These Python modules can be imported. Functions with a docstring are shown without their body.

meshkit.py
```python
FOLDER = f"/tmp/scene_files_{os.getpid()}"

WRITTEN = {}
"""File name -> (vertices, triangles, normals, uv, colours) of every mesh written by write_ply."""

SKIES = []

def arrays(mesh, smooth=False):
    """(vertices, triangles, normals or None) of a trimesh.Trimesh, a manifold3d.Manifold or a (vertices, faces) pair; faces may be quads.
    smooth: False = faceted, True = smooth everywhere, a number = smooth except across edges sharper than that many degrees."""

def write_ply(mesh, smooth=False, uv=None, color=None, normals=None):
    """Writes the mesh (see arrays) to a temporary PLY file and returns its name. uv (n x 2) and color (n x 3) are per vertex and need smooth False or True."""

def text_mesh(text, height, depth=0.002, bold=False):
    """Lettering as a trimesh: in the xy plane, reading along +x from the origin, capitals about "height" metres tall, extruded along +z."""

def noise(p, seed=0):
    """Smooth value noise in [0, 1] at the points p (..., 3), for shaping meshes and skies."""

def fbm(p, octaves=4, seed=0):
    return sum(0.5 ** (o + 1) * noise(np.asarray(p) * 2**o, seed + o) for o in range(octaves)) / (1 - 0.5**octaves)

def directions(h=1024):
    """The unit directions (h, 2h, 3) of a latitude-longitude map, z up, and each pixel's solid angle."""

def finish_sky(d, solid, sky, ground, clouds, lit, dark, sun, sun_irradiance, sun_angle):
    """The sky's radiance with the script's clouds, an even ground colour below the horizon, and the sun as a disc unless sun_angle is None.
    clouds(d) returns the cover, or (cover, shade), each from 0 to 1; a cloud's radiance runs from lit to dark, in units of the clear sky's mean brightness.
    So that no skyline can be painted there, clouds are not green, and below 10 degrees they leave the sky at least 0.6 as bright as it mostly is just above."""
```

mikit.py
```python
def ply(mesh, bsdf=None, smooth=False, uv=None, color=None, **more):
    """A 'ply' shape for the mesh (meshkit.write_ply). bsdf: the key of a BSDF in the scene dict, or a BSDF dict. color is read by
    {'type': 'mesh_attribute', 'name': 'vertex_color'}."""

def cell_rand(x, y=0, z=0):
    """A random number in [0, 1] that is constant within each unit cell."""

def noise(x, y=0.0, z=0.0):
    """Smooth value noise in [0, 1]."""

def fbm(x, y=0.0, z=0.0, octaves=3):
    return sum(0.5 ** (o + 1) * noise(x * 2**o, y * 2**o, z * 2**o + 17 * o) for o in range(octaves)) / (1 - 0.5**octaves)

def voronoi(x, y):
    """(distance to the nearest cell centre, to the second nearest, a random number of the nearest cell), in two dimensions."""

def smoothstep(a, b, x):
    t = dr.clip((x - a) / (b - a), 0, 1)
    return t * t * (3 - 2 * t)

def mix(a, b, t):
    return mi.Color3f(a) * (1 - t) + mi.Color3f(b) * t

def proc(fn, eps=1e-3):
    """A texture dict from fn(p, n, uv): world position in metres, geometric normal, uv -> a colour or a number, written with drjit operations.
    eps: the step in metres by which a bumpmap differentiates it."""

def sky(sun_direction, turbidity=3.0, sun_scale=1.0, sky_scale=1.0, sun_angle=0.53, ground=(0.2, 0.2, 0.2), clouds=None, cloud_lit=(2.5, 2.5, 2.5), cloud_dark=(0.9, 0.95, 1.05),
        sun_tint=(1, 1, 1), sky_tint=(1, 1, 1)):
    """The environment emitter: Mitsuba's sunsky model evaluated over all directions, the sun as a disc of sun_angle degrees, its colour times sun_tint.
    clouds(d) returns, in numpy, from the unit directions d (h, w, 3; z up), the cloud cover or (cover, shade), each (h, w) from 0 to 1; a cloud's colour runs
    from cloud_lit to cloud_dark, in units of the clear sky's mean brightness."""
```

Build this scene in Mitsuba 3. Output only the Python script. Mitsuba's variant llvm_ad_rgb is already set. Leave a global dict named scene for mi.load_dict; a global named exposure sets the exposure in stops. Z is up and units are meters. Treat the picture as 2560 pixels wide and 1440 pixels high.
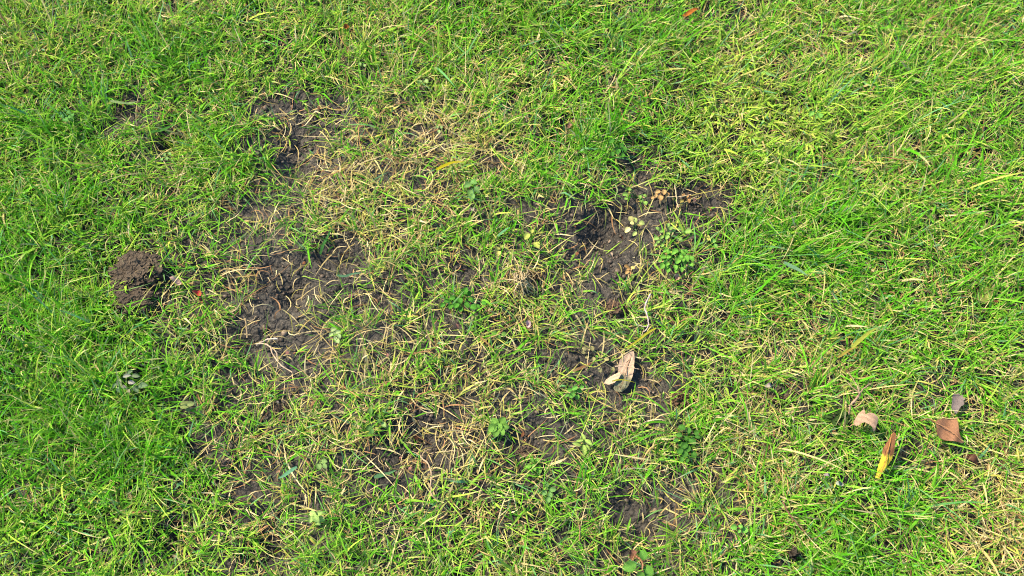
import math, numpy as np, trimesh, mitsuba as mi, mikit, meshkit
from shapely.geometry import Polygon, Point
T = mi.ScalarTransform4f
scene, labels = {}, {}

# ------------------------------------------------------------------ camera, sky, exposure
PITCH, DIST, FOV = math.radians(69), 1.06, 61.0
EYE = np.array([0, -DIST * math.cos(PITCH), DIST * math.sin(PITCH)])
scene['camera'] = {'type': 'perspective', 'fov': FOV, 'fov_axis': 'x', 'near_clip': 0.02, 'far_clip': 2000.0,
                   'to_world': T().look_at(origin=EYE.tolist(), target=[0, 0, 0], up=[0, 0, 1])}
SUN_EL, SUN_AZ = math.radians(47), math.radians(150)
scene['sky'] = mikit.sky([math.cos(SUN_EL) * math.cos(SUN_AZ), math.cos(SUN_EL) * math.sin(SUN_AZ), math.sin(SUN_EL)],
                         turbidity=3, sun_scale=0.76, sky_scale=1.12, sun_angle=5.0, ground=(0.08, 0.12, 0.04))
exposure = 3.85

# ------------------------------------------------------------------ helpers
FW = -EYE / np.linalg.norm(EYE); RT = np.array([1.0, 0, 0]); UP = np.cross(RT, FW)
TX = math.tan(math.radians(FOV) / 2)

def at(px, py, z=0.0):
    """the point of the lawn (height z) that a pixel of the 2560 x 1440 photograph shows"""
    px, py = np.asarray(px, float), np.asarray(py, float)
    d = FW + ((px - 1280) / 1280 * TX)[..., None] * RT - ((py - 720) / 1280 * TX)[..., None] * UP
    return EYE + d * ((z - EYE[2]) / d[..., 2])[..., None]

PX = float(np.linalg.norm(at(1281, 720) - at(1280, 720)))        # metres per photo pixel in the middle
rng = np.random.default_rng(11)

def fbm2(x, y, s, octaves=3, seed=0):
    return meshkit.fbm(np.stack([x * s, y * s, np.zeros_like(x) + 0.5], -1), octaves, seed)

def patches(x, y, items, k=2.0):
    """soft union of ellipses on the ground: (pixel x, pixel y, radius x, radius y, strength)"""
    keep = np.ones_like(x)
    for px, py, rx, ry, s in items:
        c = at(px, py); sc = np.linalg.norm(at(px + 1, py) - c); sy = abs(at(px, py - 1)[1] - c[1])
        q = ((x - c[0]) / (rx * sc)) ** 2 + ((y - c[1]) / (ry * sy)) ** 2
        keep *= 1 - s * np.exp(-q ** (k / 2) * 0.8)
    return 1 - keep

# coarse survey of the lawn, 16 x 9 cells: dryness, cover and how yellow the green is (0..9)
DRY = '3323354333344444 2233345444333455 2343367543333444 1233475434543344 1133455555444343 1123555554454444 1113554554454456 1124565544454346 2233344443333368'
COV = '9998999999999999 9888678889999999 9868555777789999 9876566775579998 9865455666568888 9875456665678888 9986566665678877 9986555656678877 9977677776778988'
HUE = '6544554444455543 5554455544587543 4455455543487543 4553455434444333 4554344444443334 4443445444444333 4433345444444333 4443444444444334 5555455544443233'
gx, gy = np.meshgrid(80 + 160 * np.arange(16), 80 + 160 * np.arange(9))
GP = at(gx.ravel(), gy.ravel())[:, :2]
GV = np.array([[float(c) for c in s.replace(' ', '')] for s in (DRY, COV, HUE)]) / 9.0

def survey(x, y):
    out = np.empty((3, x.size)); xs, ys = x.ravel(), y.ravel()
    for a in range(0, x.size, 20000):
        d2 = (xs[a:a + 20000, None] - GP[:, 0]) ** 2 + (ys[a:a + 20000, None] - GP[:, 1]) ** 2
        d2 -= d2.min(1, keepdims=True)
        w = np.exp(-d2 / (2 * (88 * PX) ** 2))
        out[:, a:a + 20000] = (w @ GV.T).T / w.sum(1)
    return out.reshape(3, *x.shape)

BARE = [(340, 275, 60, 28, .8), (430, 352, 52, 32, 1), (700, 255, 60, 30, .7), (800, 290, 130, 45, .75), (760, 350, 100, 40, .9), (750, 445, 75, 60, .95),
        (850, 420, 80, 45, .8), (1080, 330, 110, 45, .65), (1000, 270, 60, 25, .6), (1210, 420, 55, 35, .8), (1340, 345, 45, 28, .7), (1300, 400, 50, 25, .5), (1600, 430, 90, 30, .7),
        (1600, 540, 170, 55, 1), (1500, 590, 80, 60, 1), (1530, 640, 90, 40, .95), (1720, 510, 95, 50, .95), (1570, 670, 80, 30, .8), (1430, 600, 55, 40, .8), (1800, 590, 40, 35, .7),
        (720, 735, 115, 65, 1), (640, 600, 60, 40, .7), (680, 640, 70, 25, .7), (850, 640, 80, 40, .8), (590, 850, 60, 50, .75), (690, 810, 110, 45, .8),
        (360, 695, 55, 45, 1), (345, 762, 42, 30, 1), (1150, 530, 70, 25, .6), (1160, 690, 60, 28, .8), (930, 760, 60, 40, .75), (960, 740, 90, 30, .6), (1530, 750, 60, 45, .7),
        (1390, 900, 70, 35, .8), (1570, 965, 85, 50, .9), (1480, 890, 60, 30, .7), (700, 1020, 45, 45, .8), (840, 1085, 45, 28, .8), (1050, 1050, 55, 60, .8),
        (1080, 1130, 75, 60, .85), (960, 1160, 60, 40, .85), (1330, 1040, 60, 45, .85), (1320, 1110, 75, 45, .9), (1500, 1050, 45, 30, .7), (1600, 1290, 110, 50, .85),
        (1660, 1325, 80, 40, .7), (1160, 1285, 60, 28, .7), (430, 1320, 50, 38, .8), (420, 1390, 50, 30, .7), (670, 1385, 60, 30, .8), (570, 1165, 35, 30, .8),
        (2290, 1120, 55, 45, .65), (2460, 985, 40, 28, .5), (1750, 1300, 60, 30, .6), (1950, 990, 40, 25, .6), (2530, 850, 40, 25, .5), (1540, 1155, 40, 25, .7), (1690, 1195, 60, 22, .7),
        (1180, 905, 50, 35, .5), (760, 900, 70, 40, .6), (1000, 870, 60, 30, .5), (540, 590, 50, 30, .5), (1360, 1230, 50, 25, .5), (1240, 1165, 40, 20, .5), (880, 1000, 40, 25, .5),
        (560, 1050, 40, 30, .5), (2330, 560, 40, 25, .35), (1900, 620, 40, 30, .35), (250, 310, 50, 25, .3), (1000, 560, 50, 20, .4), (1420, 720, 60, 25, .5), (900, 880, 60, 30, .5)]
MOSS = [(1850, 170, 60, 50, .7), (1880, 310, 130, 55, 1), (2010, 340, 60, 30, .6), (1400, 250, 50, 35, .4), (1790, 1195, 50, 30, .5), (1380, 940, 30, 25, .4), (1280, 600, 40, 20, .4), (1350, 790, 30, 20, .3)]
STRAW = [(930, 490, 90, 45, 1), (1130, 380, 110, 40, .9), (1080, 300, 120, 40, .6), (870, 430, 60, 50, .8), (2450, 1350, 130, 110, .9), (2500, 1180, 80, 60, .8), (1310, 720, 40, 50, .8),
         (2230, 690, 70, 30, .6), (2230, 430, 90, 40, .5), (2080, 120, 110, 60, .5), (980, 910, 30, 60, .7), (760, 1010, 60, 50, .5), (1090, 1110, 90, 80, .5), (1990, 890, 120, 50, .5),
         (1700, 700, 80, 40, .5), (1300, 790, 60, 40, .5), (640, 330, 40, 25, .6), (1230, 200, 90, 30, .7), (920, 60, 120, 40, .4), (440, 30, 60, 30, .6), (580, 700, 60, 30, .4),
         (850, 490, 60, 50, .6), (500, 870, 50, 30, .4), (2390, 70, 60, 40, .5), (1250, 960, 70, 40, .4), (2180, 1000, 90, 40, .4), (950, 580, 80, 40, .5), (1900, 1150, 120, 60, .5)]
LUSH = [(600, 350, 90, 60, 1), (430, 140, 110, 60, .6), (120, 560, 120, 90, .8), (150, 900, 180, 160, .8), (300, 1090, 170, 120, .8), (1500, 360, 60, 35, .9), (1830, 720, 110, 90, .7),
        (1950, 640, 150, 60, .6), (2080, 560, 120, 60, .5), (2150, 1400, 130, 60, .8), (1340, 60, 80, 50, .4), (2300, 220, 90, 70, .5), (1130, 700, 40, 25, .4), (1020, 890, 60, 40, .6),
        (840, 1370, 70, 50, .6), (1500, 100, 80, 40, .4), (740, 600, 60, 25, .5), (2480, 560, 80, 70, .5), (180, 320, 120, 50, .5), (1980, 400, 80, 30, .4), (2220, 1290, 100, 50, .5)]
# relief: hollows and humps (pixel x, pixel y, radius, height in mm)
RELIEF = [(1505, 595, 55, -22), (1560, 530, 70, -16), (1600, 480, 90, 6), (1660, 610, 90, 5), (735, 735, 42, -20), (790, 750, 60, 8), (690, 690, 60, -10), (640, 780, 70, 5), (430, 352, 50, -22), (340, 275, 40, -10),
          (360, 695, 50, 15), (345, 762, 38, 13), (760, 350, 90, -10), (750, 450, 60, -8), (870, 470, 90, 8), (1070, 1100, 60, -8), (1320, 1110, 60, -6), (1600, 1300, 80, -12), (850, 640, 60, -10), (1300, 700, 45, 12),
          (1400, 340, 45, -20), (600, 850, 60, -9), (2280, 1120, 50, -8), (670, 1385, 50, -10), (430, 1330, 60, -10), (700, 1020, 45, -5), (600, 350, 90, 8), (1500, 360, 60, 6),
          (2460, 985, 40, -8), (1000, 1140, 50, -5), (1820, 520, 60, 4)]
_rel = [(at(a, b)[:2], r * PX, h * 1e-3) for a, b, r, h in RELIEF]

def bare(x, y):
    n = fbm2(x, y, 28, 4, 5)
    b = patches(x, y, BARE)
    return np.clip((b + (n - 0.5) * 1.35 - 0.26) / 0.60, 0, 1)

def smooth_height(x, y):
    h = 0.016 * (fbm2(x, y, 7, 3, 1) - 0.5) + 0.010 * (fbm2(x, y, 26, 2, 2) - 0.5)
    for c, r, a in _rel:
        h = h + a * np.exp(-((x - c[0]) ** 2 + (y - c[1]) ** 2) / (0.9 * r * r))
    return h

# gridded height for quick look-up over the surveyed patch of lawn
HX, HY, HS = (-1.1, 1.1), (-0.75, 0.95), 0.0026
_xs, _ys = np.arange(HX[0], HX[1], HS), np.arange(HY[0], HY[1], HS)
_X, _Y = np.meshgrid(_xs, _ys)
BAREG = bare(_X, _Y)
_fine = fbm2(_X, _Y, 90, 3, 7) - 0.5
_rough = 0.25 + 0.75 * np.clip(fbm2(_X, _Y, 16, 2, 9) * 2.4 - 0.6, 0, 1)
_fine = _fine + 0.55 * (fbm2(_X, _Y, 170, 2, 8) - 0.5)
HG = smooth_height(_X, _Y) + _fine * (0.003 + 0.009 * BAREG * _rough)
_edge = np.clip(np.minimum.reduce([_X - HX[0], HX[1] - _X, _Y - HY[0], HY[1] - _Y]) / 0.1, 0, 1)
HG *= _edge

def lookup(G, x, y):
    u = np.clip((x - HX[0]) / HS, 0, len(_xs) - 1.001); v = np.clip((y - HY[0]) / HS, 0, len(_ys) - 1.001)
    i, j = u.astype(int), v.astype(int); a, b = u - i, v - j
    return G[j, i] * (1 - a) * (1 - b) + G[j, i + 1] * a * (1 - b) + G[j + 1, i] * (1 - a) * b + G[j + 1, i + 1] * a * b

def hgt(x, y): return lookup(HG, np.asarray(x, float), np.asarray(y, float))

# ------------------------------------------------------------------ materials
def soil_colour(p, n, uv):
    a = mikit.fbm(p.x * 14, p.y * 14, 0.0, 4); b = mikit.fbm(p.x * 120, p.y * 120, p.z * 120, 3); c = mikit.fbm(p.x * 420, p.y * 420, p.z * 420, 2)
    col = mikit.mix((0.0060, 0.0054, 0.0041), (0.0185, 0.0162, 0.0120), mikit.smoothstep(0.3, 0.7, a * 0.55 + b * 0.45))
    col = mikit.mix(col, (0.056, 0.049, 0.036), mikit.smoothstep(0.58, 0.8, c) * 0.7)
    col = col * (0.62 + 0.6 * mikit.smoothstep(0.35, 0.65, mikit.fbm(p.x * 7 + 3.0, p.y * 7, 0.0, 3)))
    r = mi.Float(p.x * p.x + p.y * p.y)
    far = mikit.mix((0.05, 0.085, 0.02), (0.09, 0.115, 0.035), mikit.fbm(p.x * 1.3, p.y * 1.3, 0.0, 4))
    return mikit.mix(col, far, mikit.smoothstep(4.5, 12.0, r))
def soil_bump(p, n, uv): return mikit.fbm(p.x * 240, p.y * 240, p.z * 240, 3)
scene['soil_material'] = {'type': 'twosided', 'bsdf': {'type': 'bumpmap', 'tex': mikit.proc(soil_bump, eps=4e-4), 'scale': 0.0045,
                          'bsdf': {'type': 'principled', 'base_color': mikit.proc(soil_colour), 'roughness': 0.75, 'specular': 0.35}}}
VC = {'type': 'mesh_attribute', 'name': 'vertex_color'}
scene['grass_material'] = {'type': 'principledthin', 'base_color': VC, 'roughness': 0.42, 'diff_trans': 0.7, 'spec_trans': 0.0, 'eta': 1.4}
scene['straw_material'] = {'type': 'principledthin', 'base_color': VC, 'roughness': 0.6, 'diff_trans': 0.45, 'spec_trans': 0.0, 'eta': 1.35}
scene['leaf_material'] = {'type': 'principledthin', 'base_color': VC, 'roughness': 0.5, 'diff_trans': 0.4, 'spec_trans': 0.0, 'eta': 1.35}
scene['stem_material'] = {'type': 'twosided', 'bsdf': {'type': 'principled', 'base_color': VC, 'roughness': 0.6, 'specular': 0.3}}

def put(key, mesh, bsdf, colour, smooth=True):
    v, f = mesh
    scene[key] = mikit.ply((np.asarray(v), np.asarray(f)), bsdf, smooth=smooth, color=np.asarray(colour, float))

_used = {}
def numbered(name):
    n = _used.get(name, -1) + 1; _used[name] = n
    return name if n == 0 else f'{name}_{n:03d}'

def tag(key, label, cat=None, group=None, kind=None):
    d = {'label': label}
    if cat: d['category'] = cat
    if group: d['group'] = group
    if kind: d['kind'] = kind
    labels[key] = d

# ------------------------------------------------------------------ the ground: one sheet, fine in the middle, out to the horizon
def axis(lo, hi, step, far):
    out, s, x = [], step, hi
    while x < far:
        s *= 1.35; x += s; out.append(min(x, far))
    inn, s, x = [], step, lo
    while x > -far:
        s *= 1.35; x -= s; inn.append(max(x, -far))
    return np.array(inn[::-1] + list(np.arange(lo, hi, step)) + [hi] + out)
ax, ay = axis(-0.86, 0.86, 0.0026, 400), axis(-0.5, 0.62, 0.0026, 400)
X, Y = np.meshgrid(ax, ay)
Z = hgt(X, Y)
nx = len(ax); I, J = np.meshgrid(np.arange(nx - 1), np.arange(len(ay) - 1)); q = (J * nx + I).ravel()
scene['ground'] = mikit.ply((np.stack([X, Y, Z], -1).reshape(-1, 3), np.stack([q, q + 1, q + nx + 1, q + nx], -1)), 'soil_material', smooth=True)
tag('ground', 'dark damp brown soil of the lawn, showing bare and crumbly between thin grass', kind='structure')

# ------------------------------------------------------------------ things that lie on the lawn keep the grass off their faces
COVERS = []        # (shapely polygon in the plane, height)
def covered(px, py, pz):
    hit = np.zeros(px.shape, bool)
    import shapely
    for poly, top in COVERS:
        x0, y0, x1, y1 = poly.bounds
        m = (px > x0) & (px < x1) & (py > y0) & (py < y1) & (pz > top - 0.002)
        if m.any(): hit[m] |= shapely.contains_xy(poly, px[m], py[m])
    return hit

# ------------------------------------------------------------------ blades
def blades(x, y, az, L, w, phi0, bend, curl, roll, rgb, base, k=5, lie=0.002, height=hgt, taper=3.2, tips=None):
    """ribbons that taper to a tip: (vertices, triangles, colours)"""
    n = len(x); t = np.linspace(0, 1, k + 1)
    phi = phi0[:, None] + bend[:, None] * t; a = az[:, None] + curl[:, None] * t
    mid = lambda q: (q[:, 1:] + q[:, :-1]) / 2
    d = np.stack([np.cos(mid(a)) * np.sin(mid(phi)), np.sin(mid(a)) * np.sin(mid(phi)), np.cos(mid(phi))], -1) * (L / k)[:, None, None]
    P = np.concatenate([np.zeros((n, 1, 3)), np.cumsum(d, 1)], 1)
    P[..., 0] += x[:, None]; P[..., 1] += y[:, None]
    P[..., 2] += height(x, y)[:, None] - 0.001
    floor = height(P[..., 0], P[..., 1]) + np.asarray(lie)[..., None] * np.minimum(t * 3, 1)
    P[..., 2] = np.maximum(P[..., 2], floor)
    side = np.stack([-np.sin(a), np.cos(a), 0 * a], -1)
    nrm = np.stack([-np.cos(a) * np.cos(phi), -np.sin(a) * np.cos(phi), np.sin(phi)], -1)
    rr = roll[:, None] * (0.6 + 0.4 * t)
    s = side * np.cos(rr)[..., None] + nrm * np.sin(rr)[..., None]
    ww = (w[:, None] / 2) * np.minimum(0.65 + 1.2 * t, 1) * (1 - t ** taper)
    A, B = P + s * ww[..., None], P - s * ww[..., None]
    V = np.concatenate([np.stack([A[:, :k], B[:, :k]], 2).reshape(n, 2 * k, 3), P[:, k:]], 1)
    f = []
    for i in range(k - 1): f += [[2 * i, 2 * i + 1, 2 * i + 3], [2 * i, 2 * i + 3, 2 * i + 2]]
    f.append([2 * k - 2, 2 * k - 1, 2 * k])
    F = np.array(f)[None] + (np.arange(n) * (2 * k + 1))[:, None, None]
    tt = np.concatenate([np.repeat(t[:k], 2), [1.0]])
    C = base[:, None] * (1 - np.minimum(tt * 3, 1))[:, None] * 0.8 + rgb[:, None] * (1 - (1 - np.minimum(tt * 3, 1)) * 0.8)[:, None]
    if tips is not None: C[:, 2 * k - 2:] = C[:, 2 * k - 2:] * 0.3 + tips[:, None] * 0.7
    return V, F, C

def flat(V, F, C): return (V.reshape(-1, 3), F.reshape(-1, 3)), C.reshape(-1, 3)

DEEP, MID, LIME = np.array([0.068, 0.265, 0.010]), np.array([0.106, 0.280, 0.021]), np.array([0.245, 0.365, 0.045])
BLUE, YEL, TAN, PALE, BRN = np.array([0.085, 0.21, 0.10]), np.array([0.40, 0.36, 0.085]), np.array([0.31, 0.235, 0.085]), np.array([0.50, 0.43, 0.23]), np.array([0.20, 0.115, 0.055])
OLIVE = np.array([0.25, 0.26, 0.06])

def mixc(a, b, t): return a * (1 - t[:, None]) + b * t[:, None]

def grass_colour(n, hue, dry, r):
    """hue 0..1 deep to lime, dry 0..1: chance of yellowed and straw blades"""
    h = np.clip(hue + r.normal(0, 0.22, n), 0, 1)
    c = np.where((h < 0.5)[:, None], mixc(DEEP, MID, np.clip(h * 2, 0, 1)), mixc(MID, LIME, np.clip(h * 2 - 1, 0, 1)))
    u = r.random(n)
    c = np.where((u < 0.09)[:, None], mixc(c, BLUE, r.uniform(.5, 1, n)), c)
    k = r.random(n)
    c = np.where((k < dry * 0.30)[:, None], mixc(c, YEL, r.uniform(.3, .9, n)), c)
    c = np.where(((k > dry * .30) & (k < dry * .55))[:, None], mixc(np.broadcast_to(OLIVE, c.shape), PALE, r.random(n) * .5), c)
    c = np.where(((k > dry * .55) & (k < dry * 0.75))[:, None], mixc(np.broadcast_to(TAN, c.shape), PALE, r.random(n)), c)
    c = np.where(((k > dry * .75) & (k < dry * .82))[:, None], BRN, c)
    return c * r.uniform(0.75, 1.25, n)[:, None]

def thin(keep, x, y, *rest):
    return [a[keep] for a in (x, y, *rest)]

def sow(r, x0, x1, y0, y1, tufts, fields, height, cover=True):
    """tufts of blades over a rectangle"""
    area = (x1 - x0) * (y1 - y0); n = int(tufts * area)
    tx, ty = r.uniform(x0, x1, n), r.uniform(y0, y1, n)
    dry, cov, hue, br, lush, straw, moss = fields(tx, ty)
    p = (1 - 0.90 * br ** 1.2) * np.clip(cov * 1.8 - 0.69, 0.14, 1) * (1 - 0.22 * straw)
    keep = r.random(n) < p
    tx, ty, dry, cov, hue, br, lush, straw, moss = thin(keep, tx, ty, dry, cov, hue, br, lush, straw, moss)
    m = np.clip(r.poisson((8 + 6 * lush) * (1 - 0.6 * br), len(tx)), 2, 22)
    flow = 4 * np.pi * fbm2(tx, ty, 5, 3, 61)
    lead, tl, th = flow + r.normal(0, 1.1, len(tx)), r.lognormal(0, 0.22, len(tx)), r.normal(0, 0.19, len(tx))
    fine = r.uniform(0.7, 1.3, len(tx)) * np.clip(0.5 + 0.55 * cov, .75, 1)
    idx = np.repeat(np.arange(len(tx)), m); N = len(idx)
    x = tx[idx] + r.normal(0, 0.004, N); y = ty[idx] + r.normal(0, 0.004, N)
    az = lead[idx] + r.normal(0, 1.25, N)
    L = np.clip(r.lognormal(math.log(0.0255), 0.34, N) * tl[idx] * (1 + 0.30 * lush[idx] - 0.30 * moss[idx]) * (1 - 0.35 * br[idx]), 0.010, 0.09)
    w = np.where(r.random(N) < 0.05, r.uniform(0.0022, 0.0034, N), r.uniform(0.0008, 0.0019, N)) * fine[idx] * (1 + 0.5 * moss[idx])
    phi0 = np.radians(np.clip(r.normal(38, 20, N) + 16 * straw[idx] - 6 * lush[idx], 4, 85))
    bend = np.radians(np.clip(r.normal(34, 24, N), -10, 85)); bend = np.minimum(bend, np.radians(108) - phi0)
    curl = r.normal(0, 0.32, N); roll = r.normal(0, 0.6, N)
    rgb = grass_colour(N, np.clip(hue[idx] + th[idx] + 0.5 * moss[idx] - 0.08 * lush[idx], 0, 1), np.clip(dry[idx] * 0.60 + 0.45 * straw[idx] - 0.35 * lush[idx], 0.04, 0.9), r)
    base = mixc(rgb, np.broadcast_to(np.array([0.33, 0.34, 0.16]), rgb.shape), np.full(N, 0.6))
    lie = r.uniform(0.001, 0.012, N) * np.clip(1.4 - br[idx], .3, 1.2)
    tips = np.where((r.random(N) < 0.3)[:, None], mixc(np.broadcast_to(PALE, rgb.shape), BRN, r.random(N) * .6), rgb)
    V, F, C = blades(x, y, az, L, w, phi0, bend, curl, roll, rgb, base, lie=lie, height=height, tips=tips)
    return V, C

def combine(V, C, k=5):
    n = len(V); f = []
    for i in range(k - 1): f += [[2 * i, 2 * i + 1, 2 * i + 3], [2 * i, 2 * i + 3, 2 * i + 2]]
    f.append([2 * k - 2, 2 * k - 1, 2 * k])
    return flat(V, np.array(f)[None] + (np.arange(n) * (2 * k + 1))[:, None, None], C)

def hero_fields(x, y):
    d, c, h = survey(x, y)
    h = np.clip(h + 0.5 * (fbm2(x, y, 13, 3, 51) - .5), 0, 1); d = np.clip(d + 0.9 * (fbm2(x, y, 17, 3, 52) - .5), 0.02, 1)
    return d, c, h, lookup(BAREG, x, y), patches(x, y, LUSH), patches(x, y, STRAW), patches(x, y, MOSS)

def litter(r, n, x0, x1, y0, y1, fields, height, bias=0.0, only_straw=False):
    """dead straw lying flat on the soil"""
    x, y = r.uniform(x0, x1, n), r.uniform(y0, y1, n)
    dry, cov, hue, br, lush, straw, moss = fields(x, y)
    keep = r.random(n) < np.clip(0.12 + 0.9 * dry * 0.8 + 0.9 * straw - 0.35 * lush + bias, 0.03, 1) * (1 - 0.62 * br * (1 - straw))
    if only_straw: keep = r.random(n) < np.clip(straw * 0.75 - 0.12, 0, 1)
    x, y = x[keep], y[keep]; N = len(x)
    L = np.clip(r.lognormal(math.log(0.026), 0.42, N), 0.007, 0.07)
    t = r.random(N)
    rgb = np.where((r.random(N) < .3)[:, None], mixc(np.broadcast_to(OLIVE, (N, 3)), TAN, t), mixc(np.broadcast_to(TAN, (N, 3)), PALE, t)) * r.uniform(0.6, 1.15, N)[:, None]
    rgb = np.where((r.random(N) < 0.16)[:, None], BRN * r.uniform(.7, 1.5, N)[:, None], rgb)
    V, F, C = blades(x, y, r.uniform(0, 6.283, N), L, r.uniform(0.0006, 0.0015, N), np.radians(r.uniform(55, 92, N)), np.radians(r.normal(8, 16, N)), r.normal(0, 1.1, N), r.normal(0, 0.5, N), rgb, rgb,
                     lie=r.uniform(0.0008, 0.011, N), height=height, taper=4)
    return V, C

# ------------------------------------------------------------------ fallen leaves, plants, roots and clods
def lin(r, g, b, gain=0.36):
    c = np.array([r, g, b]) / 255.0
    return np.where(c < 0.04045, c / 12.92, ((c + 0.055) / 1.055) ** 2.4) * gain

def chaikin(p, rounds=1):
    for _ in range(rounds):
        a, b = p, np.roll(p, -1, 0)
        p = np.stack([a * .75 + b * .25, a * .25 + b * .75], 1).reshape(-1, 2)
    return p

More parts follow.
